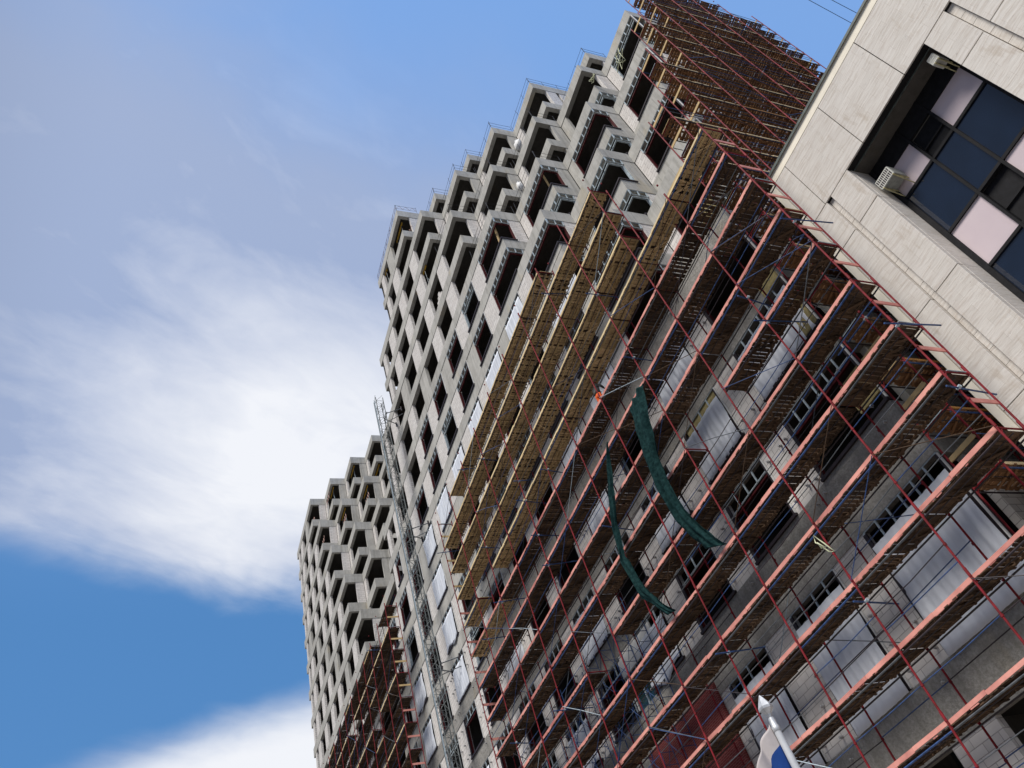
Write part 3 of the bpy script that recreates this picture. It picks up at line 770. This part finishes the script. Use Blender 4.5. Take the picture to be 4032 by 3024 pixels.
# air conditioners
def aircon(loc, sx, sy, sz, label, grille_front=True):
    t = thing('air_conditioner', label, 'air conditioner', loc, 'air conditioners in the stone recess'); x, y, z = loc
    b_ = MB(); b_.box(x - sx/2, x + sx/2, y, y + sy, z, z + sz, 'ac_white' if not grille_front else 'ac_grey'); o = b_.build('body', t)
    bv = o.modifiers.new('bevel', 'BEVEL'); bv.width = .015; bv.segments = 2
    gr = MB(); gr.box(x - sx/2 + .03, x + sx/2 - .03, y - .006, y - .001, z + .04, z + sz - .04, 'dark_trim')
    nn = 9
    for a in range(nn + 1):
        xx = x - sx/2 + .03 + (sx - .06)*a/nn; gr.box(xx - .008, xx + .008, y - .022, y - .007, z + .03, z + sz - .03, 'ac_white')
    for zz in (.03, .5*sz, sz - .03): gr.box(x - sx/2 + .02, x + sx/2 - .02, y - .026, y - .023, z + zz - .012, z + zz + .012, 'ac_white')
    gr.build('grille', t)
    br_ = MB()
    for xx in (x - sx/2 + .08, x + sx/2 - .06):
        br_.box(xx, xx + .035, y - .05, y + sy + .12, z - .04, z - .001, 'bracket_yellow'); br_.box(xx, xx + .035, y + sy*.35, y + sy*.35 + .03, z - .04, z + sz + .03, 'bracket_yellow')
        br_.bar((xx + .017, y - .02, z - .04), (xx + .017, y + sy + .1, z - .38), .03, .03, 'bracket_yellow')
    br_.build('bracket', t)
aircon((-6.22, 20.02, 18.55), .62, .55, .42, 'grey boxy air conditioner with slotted grille at the lower left of the window recess')
aircon((-2.80, 19.86, 19.36), .28, .42, .34, 'white air conditioner tucked under the soffit at the upper end of the window recess', False)

# ------------------------------------------------------------------ nets, worker, flagpole, flag
def net(name, label, L_, R_, seed, fold=.07, n=36, w=14):
    rnd = random.Random(seed); rows = []
    def at(pl_, t):
        s = t*(len(pl_) - 1); i = min(int(s), len(pl_) - 2); f_ = s - i; f_ = f_*f_*(3 - 2*f_)*.5 + f_*.5
        return Vector(pl_[i]).lerp(Vector(pl_[i+1]), f_)
    for a in range(n + 1):
        t = a/n; p, q = at(L_, t), at(R_, t); row = []
        for b_ in range(w + 1):
            s = b_/w; v = p.lerp(q, s)
            v.y += (math.sin(s*15 + 2*math.sin(t*2.5))*.7 + math.sin(s*31 + t*3)*.35)*fold*(1 - .45*t) - .06*math.sin(t*3.1)*3*s*(1-s) + rnd.uniform(-1, 1)*.018 + .03*math.sin(s*47 + 5*math.sin(t*7))
            if b_ in (0, w): v.x += rnd.uniform(-.05, .05)
            v.x += .025*math.sin(t*14 + s*5) + .02*math.sin(t*37 + s*3); v.y += .05*math.sin(t*9 + s*6)*math.sin(s*math.pi)
            row.append(v)
        rows.append(row)
    mb = MB(); mb.grid(rows, 'net_green'); o = mb.build(name, None, True)
    sd = o.modifiers.new('sub', 'SUBSURF'); sd.levels = 1; sd.render_levels = 1
    md = o.modifiers.new('thick', 'SOLIDIFY'); md.thickness = .008
    return tag(o, label, 'safety net', 'loose green safety nets')
net('safety_net', 'broad dark green debris net hanging loose from a pink toe board',
    [(-18.42, 17.30, 21.12), (-18.56, 17.12, 19.7), (-18.70, 17.05, 18.3), (-18.86, 17.05, 16.9), (-18.82, 17.15, 15.5), (-18.60, 17.3, 14.6), (-18.42, 17.38, 14.0)],
    [(-17.00, 17.30, 21.16), (-17.20, 17.05, 19.9), (-17.72, 17.05, 18.4), (-18.05, 17.05, 16.9), (-18.10, 17.15, 15.5), (-17.80, 17.3, 14.3), (-17.38, 17.38, 13.4)], 3, .13)
net('safety_net', 'narrow twisted green debris net hanging beside the worker, left of the broad one', [(-20.80, 17.34, 21.3), (-21.60, 17.2, 19.8), (-22.40, 17.15, 18.3), (-22.86, 17.15, 16.8), (-22.70, 17.2, 15.1), (-21.8, 17.38, 13.6)],
    [(-20.5, 17.34, 21.35), (-21.2, 17.2, 19.7), (-21.95, 17.15, 18.2), (-22.35, 17.15, 16.7), (-22.05, 17.2, 14.9), (-21.3, 17.38, 13.5)], 5, .08, 30, 10)

def skinned(name, verts, edges, radii, mat, parent, rootv=0, lev=2):
    me = bpy.data.meshes.new(name); me.from_pydata(verts, edges, []); me.materials.append(M[mat])
    o = link(name, me, parent); sk = o.modifiers.new('skin', 'SKIN'); sk.use_smooth_shade = True
    for i, r_ in enumerate(radii):
        r_ = r_ if isinstance(r_, tuple) else (r_, r_); me.skin_vertices[0].data[i].radius = r_
        me.skin_vertices[0].data[i].use_root = (i == rootv)
    sb = o.modifiers.new('sub', 'SUBSURF'); sb.levels = lev; sb.render_levels = lev
    return o
DZ = LZ(11) - .05
wx, wy = -20.45, 17.95
worker = thing('person', 'worker in black jacket and orange trousers standing on a scaffold deck, back turned', 'person', (wx, wy, DZ))
def W_(x, y, z): return (wx + x, wy + y, DZ + z)
# joints: pelvis, waist, chest, neck, head, crown; legs; arms reach forward to the wall
bv = [W_(0, 0, .92), W_(0, .02, 1.10), W_(-.01, .05, 1.33), W_(-.01, .07, 1.50), W_(-.01, .11, 1.62), W_(-.01, .12, 1.74),
      W_(-.10, 0, .86), W_(-.12, .02, .48), W_(-.13, -.02, .08), W_(-.13, .12, .04),
      W_(.10, 0, .86), W_(.12, .04, .48), W_(.13, 0, .08), W_(.13, .14, .04),
      W_(-.19, .05, 1.42), W_(-.33, .14, 1.20), W_(-.22, .36, 1.14), W_(-.19, .46, 1.12),
      W_(.17, .05, 1.42), W_(.32, .12, 1.20), W_(.20, .34, 1.18), W_(.17, .44, 1.17)]
be = [(0, 1), (1, 2), (2, 3), (3, 4), (4, 5), (0, 6), (6, 7), (7, 8), (8, 9), (0, 10), (10, 11), (11, 12), (12, 13), (2, 14), (14, 15), (15, 16), (16, 17), (2, 18), (18, 19), (19, 20), (20, 21)]
bad = [.12, (.12, .09), (.13, .085), .055, .085, .07, .085, .06, .042, .04, .085, .06, .042, .04, .055, .042, .032, .03, .055, .042, .032, .03]
skinned('body', bv, be, bad, 'skin', worker)
for hx in (16, 20):                                                      # fingers
    for fgr in range(4):
        p = Vector(bv[hx + 1]); q = p + Vector((.012*(fgr - 1.5), .03, .0)); e_ = q + Vector((.004*(fgr - 1.5), .045 - .008*abs(fgr - 1.2), -.015))
        skinned('finger', [p[:], q[:], e_[:]], [(0, 1), (1, 2)], [.010, .009, .008], 'skin', worker, 0, 1)
    p = Vector(bv[hx + 1]); skinned('thumb', [(p + Vector((0, -.03, .01)))[:], (p + Vector((.03, 0, .02)))[:], (p + Vector((.035, .03, .02)))[:]], [(0, 1), (1, 2)], [.012, .010, .009], 'skin', worker, 0, 1)
jk = [0, 1, 2, 14, 15, 16, 18, 19, 20]
jm = {v: i for i, v in enumerate(jk)}
jv = [bv[v] for v in jk]; jv[0] = W_(0, 0, .98); jv += [W_(-.01, .065, 1.47)]
skinned('jacket', jv, [(0, 1), (1, 2), (2, 3), (3, 4), (4, 5), (2, 6), (6, 7), (7, 8), (2, 9)], [(.17, .14), (.175, .14), (.205, .15), .085, .066, .05, .085, .066, .05, .085], 'jacket', worker, 1)
skinned('trousers', [W_(0, 0, .98), W_(0, 0, .88), W_(-.10, 0, .80), W_(-.12, .02, .48), W_(-.13, -.02, .10), W_(.10, 0, .80), W_(.12, .04, .48), W_(.13, 0, .10)],
        [(0, 1), (1, 2), (2, 3), (3, 4), (1, 5), (5, 6), (6, 7)], [(.17, .13), (.175, .135), .11, .082, .066, .11, .082, .066], 'hi_vis', worker, 1)
cp_ = MB(); cp_.lathe([(.005, DZ + 1.80), (.06, DZ + 1.79), (.092, DZ + 1.74), (.098, DZ + 1.68), (.096, DZ + 1.66)], 'cap_red', 14, (wx - .01, wy + .115)); cp_.build('cap', worker, True)
cl_ = MB(); cl_.lathe([(.085, DZ + 1.47), (.078, DZ + 1.53), (.07, DZ + 1.55)], 'collar', 12, (wx - .01, wy + .075)); cl_.build('collar', worker, True)
for sx in (-.13, .13): skinned('boot', [W_(sx, -.03, .12), W_(sx, -.01, .05), W_(sx, .16, .045)], [(0, 1), (1, 2)], [.06, .055, .045], 'boot', worker)

fpx, fpy = -10.02, 9.0
fp = thing('flagpole', 'white tapered flagpole with faceted silver finial, at the lower right', 'flagpole', (fpx, fpy, GZ))
pm = MB(); pm.lathe([(.085, GZ), (.062, 3.0), (.055, 4.12)], 'pole_white', 20, (fpx, fpy)); pm.build('pole', fp, True)
cm_ = MB(); cm_.lathe([(.058, 4.121), (.062, 4.13), (.062, 4.20), (.05, 4.22), (.052, 4.30), (.046, 4.34)], 'finial', 16, (fpx, fpy)); cm_.build('collar', fp, True)
fi = MB(); fi.lathe([(.03, 4.341), (.045, 4.40), (.118, 4.48), (.12, 4.52), (.045, 4.66), (.004, 4.72)], 'finial', 6, (fpx, fpy)); fi.build('finial', fp)
rows = []
for a in range(29):
    t = a/28; row = []
    for b_ in range(15):
        s = b_/14
        x = fpx - .05 - .16*s + .06*math.sin(s*10 + t*2.5)*(s + .1); y = fpy - .05 - .52*s + .03*math.sin(s*13 + t*4)
        z = 4.27 - 1.25*t - .40*s - .22*s*s
        row.append((x, y, z))
    rows.append(row)
fl = MB(); fl.grid(rows, None, lambda i, j: 'flag_white' if i < 7 else ('flag_blue' if i < 18 else 'flag_red')) if False else None
fl = MB()
fl.grid(rows, 'flag_white', lambda i, j: 'flag_white' if i < 7 else ('flag_blue' if i < 18 else 'flag_red'))
o = fl.build('flag', None, True); md = o.modifiers.new('thick', 'SOLIDIFY'); md.thickness = .004
tag(o, 'limp white, blue and red striped flag hanging from the flagpole', 'flag')

# ------------------------------------------------------------------ roof railings, props, loose stuff
def railing(pts, label, zig=False):
    mb = MB(); pts = [Vector(p) for p in pts]
    for p, q in zip(pts[:-1], pts[1:]):
        L = (q - p).length; n = max(1, round(L/1.5))
        for a in range(n + 1):
            b_ = p.lerp(q, a/n); mb.tube([b_, b_ + Vector((jit(.05), jit(.05), 1.15 + jit(.08)))], .016, 'cable_dark', 5)
        for h in (.55, 1.1): mb.tube([p + Vector((0, 0, h)), p.lerp(q, .5) + Vector((0, 0, h - .03)), q + Vector((0, 0, h))], .012, 'cable_dark', 5)
        if zig:
            n = max(2, round(L/.35)); mb.tube([p.lerp(q, a/n) + Vector((0, 0, .55 + (.5 if a % 2 else 0))) for a in range(n + 1)], .016, 'cable_pink', 5)
    o = mb.build('railing'); return tag(o, label, 'railing', 'temporary edge railings on the roof steps')
zz = lambda n: ZT - H*n
e_ = .08
railing([(-45.6, Y0 + e_, zz(0)), (XT - e_, Y0 + e_, zz(0)), (XT - e_, Y0 + 2.2, zz(0))], 'thin wire railing with a pink zigzag on the topmost left roof corner', True)
railing([(xc1(0) + .05, Y0 + PY + e_, zz(1)), (xc1(1) - e_, Y0 + PY + e_, zz(1)), (xc1(1) - e_, Y0 + 2*PY, zz(1))], 'thin wire railing on the small roof step just right of the top corner')
railing([(xc1(1), Y0 + PY + e_, zz(2)), (xc1(2) - e_, Y0 + PY + e_, zz(2)), (xc1(2) - e_, Y0 + 2*PY, zz(2))], 'thin wire railing on the second large roof step from the left')
railing([(xc1(1) + .3, Y0 + 2*PY + e_, zz(1)), (xc1(2) - e_, Y0 + 2*PY + e_, zz(1)), (xc1(2) - e_, Y0 + 3*PY, zz(1))], 'thin wire railing on the small roof step in the middle of the skyline')
railing([(xc1(2), Y0 + 2*PY + e_, zz(2)), (xc1(3) - e_, Y0 + 2*PY + e_, zz(2)), (xc1(3) - e_, Y0 + 3*PY, zz(2))], 'thin wire railing on the third large roof step')
railing([(xc1(3), Y0 + 3*PY + e_, zz(2)), (xc1(4) - e_, Y0 + 3*PY + e_, zz(2)), (xc1(4) - e_, Y0 + 5*PY, zz(2))], 'thin wire railing on the widest roof step')
railing([(xc1(4), Y0 + 4*PY + e_, zz(3)), (xc1(5) - e_, Y0 + 4*PY + e_, zz(3)), (xc1(5) - e_, Y0 + 5*PY, zz(3))], 'thin wire railing on the small roof step by the end scaffold')
for k, (i, j, n) in enumerate(((3, 1, 4), (4, 2, 4), (2, 0, 4), (4, 1, 6), (3, 0, 6))):
    railing([(xc1(i-1) + .2, Y0 + j*PY + e_, zz(n)), (xc1(i) - e_, Y0 + j*PY + e_, zz(n)), (xc1(i) - e_, Y0 + (j+1)*PY, zz(n))],
            ['thin wire railing on a middle terrace below the third roof step', 'thin wire railing on a terrace below the widest roof step', 'thin wire railing on the front terrace two steps right of the top corner',
             'thin wire railing on the terrace with dark framed openings, near the yellow decks', 'thin wire railing on the front terrace of the box with the timber prop'][k])

def formwork(x0, x1, y, z, label):
    t = thing('formwork_beam', label, 'formwork beam', ((x0 + x1)/2, y, z), 'yellow formwork beams under the slabs')
    mb = MB(); mb.box(x0, x1, y - .045, y + .045, z - .03, z, 'yellow_form'); mb.box(x0, x1, y - .018, y + .018, z - .17, z - .031, 'yellow_form'); mb.box(x0, x1, y - .045, y + .045, z - .20, z - .171, 'yellow_form')
    mb.build('beam', t)
    for f_ in (.15, .85):
        x = x0 + (x1 - x0)*f_; pb = MB(); pb.tube([(x, y, z - .2), (x, y, z - 2.65)], .03, 'steel_grey'); pb.tube([(x - .5, y, z - 2.65), (x, y, z - 1.3), (x + .5, y, z - 2.65)], .014, 'galv')
        pb.box(x - .08, x + .08, y - .08, y + .08, z - 2.68, z - 2.65, 'galv'); pb.build('prop', t)
formwork(-39.9, -37.6, Y0 + .55, zz(0) - 1.07, 'yellow formwork beam on props in the top left corner opening of the near tower')
formwork(-45.2, -43.1, Y0 + .25, zz(0) - 1.07, 'yellow formwork beam on props at the far left end of the near tower roof')
formwork(-38.3, -35.2, Y0 + .25, zz(3) - 1.07, 'yellow formwork beam on props in a middle opening below the top corner box')
for (i, j, n, lb) in ((2, 2, 0, 'topmost opening of the farther tower'), (1, 1, 0, 'left upper box of the farther tower'), (2, 1, 2, 'middle box of the farther tower'), (3, 2, 2, 'box of the farther tower beside the hoist mast'), (3, 3, 1, 'upper box of the farther tower nearest the mast')):
    formwork(xc2(i) - 2.9, xc2(i) - .5, Y0 + j*PY + .5, Z2 - H*n - 1.12, 'yellow formwork beam on props in the ' + lb)

def cable(pts, label, mat='cable_pale', r=.025, name='cable', cat='cable', group=None):
    mb = MB(); mb.tube(pts, r, mat, 5); return tag(mb.build(name, None, True), label, cat, group)
def zigzag(x, y, z, n, w, h, lab, dirx=1):
    pts = [(x + dirx*w*a/n, y + jit(.03), z + (h if a % 2 else 0) + jit(.05)) for a in range(n + 1)]
    cable(pts, lab, 'cable_pink', .028, 'zigzag_strip', 'cable', 'pinkish zigzag strips hung in the openings')
zigzag(-37.9, Y0 + .9, zz(1) - .1 + .3, 6, 1.4, .5, 'pinkish zigzag strip in the top left corner opening of the near tower')
zigzag(xc2(1) - 2.4, Y0 + PY - .3, Z2 - H*1 + .5, 7, 2.2, .9, 'pinkish zigzag strip between the two upper left boxes of the farther tower')
zigzag(xc2(2) - 2.2, Y0 + PY + .4, Z2 - H*3 + .6, 8, 2.0, .9, 'pinkish zigzag strip in the middle box of the farther tower')
zigzag(xc2(1) - 2.0, Y0 + .4, Z2 - H*3 + .5, 7, 1.8, .8, 'pinkish zigzag strip in the lower left box of the farther tower')
zigzag(xc2(0) - 1.6, Y0 + .4, Z2 - H*1 + .2, 6, 1.3, .7, 'pinkish zigzag strip in the leftmost box of the farther tower')
zigzag(xc2(3) - 2.2, Y0 + 2*PY + .4, Z2 - H*3 + .6, 8, 2.0, .8, 'pinkish zigzag strip in the box beside the hoist mast')
def tangle(c, s, n, label, seed):
    rnd = random.Random(seed); p = Vector(c); pts = [p.copy()]
    for _ in range(n):
        p = Vector(c) + Vector((rnd.gauss(0, s*.5), rnd.uniform(-.1, .1), rnd.gauss(0, s))); pts.append(p.copy())
    sm = []
    for a, b_ in zip(pts[:-1], pts[1:]): sm += [a, a.lerp(b_, .5) + Vector((rnd.gauss(0, .06), 0, rnd.gauss(0, .06)))]
    cable(sm, label, 'cable_pale', .022, 'cable_tangle', 'cable', 'tangled pale cables')
ya = Y0 + 4*PY
tangle((-13.5, ya - .1, zz(6) + 5.3), .7, 14, 'tangled pale cable hanging in the opening beside the end scaffold top', 1)
tangle((-14.9, Y0 + 3*PY - .15, zz(5) + .25), .35, 12, 'tangled pale cable lying on the terrace left of the end scaffold', 2)
tangle((-14.2, 17.44, LZ(5) - .7), .35, 6, 'pale green tape tied in a knot on a scaffold pole, low right', 4)
tangle((-29.4, Y0 + .1, zz(6) + 3.4), .3, 8, 'pale rope bundle hanging from a terrace edge in the middle', 6)
def bag(c, s, label, mat='bag_white'):
    rnd = random.Random(int(c[2]*10)); mb = MB(); n = 10; prof = [(.02, 0), (.35, .12), (.5, .4), (.42, .75), (.15, .95), (.22, 1.08)]
    vs = []; fs = []
    for r_, z in prof:
        for j in range(n): k = rnd.uniform(.75, 1.15); vs.append((c[0] + s*r_*k*math.cos(2*math.pi*j/n), c[1] + s*r_*k*.7*math.sin(2*math.pi*j/n), c[2] + s*z*1.3))
    for i in range(len(prof)-1):
        for j in range(n): fs.append((i*n + j, i*n + (j+1) % n, (i+1)*n + (j+1) % n, (i+1)*n + j))
    mb.add(vs, fs, mat); return tag(mb.build('plastic_bag', None, True), label, 'bag', 'white plastic bags')
bag((xc1(3) + .25, Y0 + 3*PY - .6, zz(3) - .3), 1.0, 'white plastic bag hanging on the wall below the roof edge at the inner corner')
bag((xc1(3) + .05, Y0 + 2*PY - .45, zz(5) + .1), .8, 'crumpled clear plastic bag lying on a ledge in the middle of the stepped boxes')
bk_ = MB()
for (dx_, dzz, l_) in ((0, 0, 1.5), (.25, .26, 1.2), (.55, .52, .8), (.75, .78, .5)):
    n = int(l_/.3)
    for q in range(n): bk_.box(-35.3 + dx_ + q*.31, -35.3 + dx_ + q*.31 + .30, Y0 + .08, Y0 + .33, zz(5) + dzz + .004, zz(5) + dzz + .25, 'blocks')
tag(bk_.build('block_stack'), 'stepped stack of pale blocks in a window opening below the top corner', 'block stack')
pl_ = thing('pallet_stack', 'small stack of yellow timber in the concrete opening beside the yellow decks', 'timber stack', (-11.9, Y0 + .9, zz(11)))
for q in range(5):
    b_ = MB()
    for s_ in range(4): b_.box(-12.6 + jit(.05), -11.2, Y0 + .55 + s_*.24, Y0 + .55 + s_*.24 + .16, zz(11) + q*.15 + .004, zz(11) + q*.15 + .12, 'wood_beam')
    b_.build('plank_layer', pl_)
pp = MB(); pp.bar((xc1(3) - 1.1, Y0 + .5, zz(7) + .05), (xc1(3) - .7, Y0 + .35, zz(6) - 1.1), .14, .10, 'wood_beam'); tag(pp.build('timber_prop'), 'pale timber prop leaning in the front box left of the yellow decks', 'timber prop', 'pale timber props')
pp = MB(); pp.bar((xc1(4) - 1.6, Y0 + 2*PY - .6, zz(7) + .05), (xc1(4) - .6, Y0 + PY + .35, zz(6) - 1.1), .14, .10, 'wood_beam'); tag(pp.build('timber_prop'), 'pale timber prop leaning in the dark framed box high in the middle', 'timber prop', 'pale timber props')
for k, (a, b_) in enumerate((((-3.4, 21.0, 30), (-5.5, 38.0, 30)), ((-3.1, 21.4, 30), (-4.9, 38.0, 30)))):
    p, q = Vector(a), Vector(b_); d_ = q - p
    cable([p - d_*3, p, p.lerp(q, .5), q, q + d_*3], ['overhead wire nearer the tower, crossing the sky above the stone roof', 'overhead wire nearer the roof edge, crossing the sky above the stone roof'][k], 'cable_dark', .012, 'overhead_wire', 'wire', 'overhead wires')
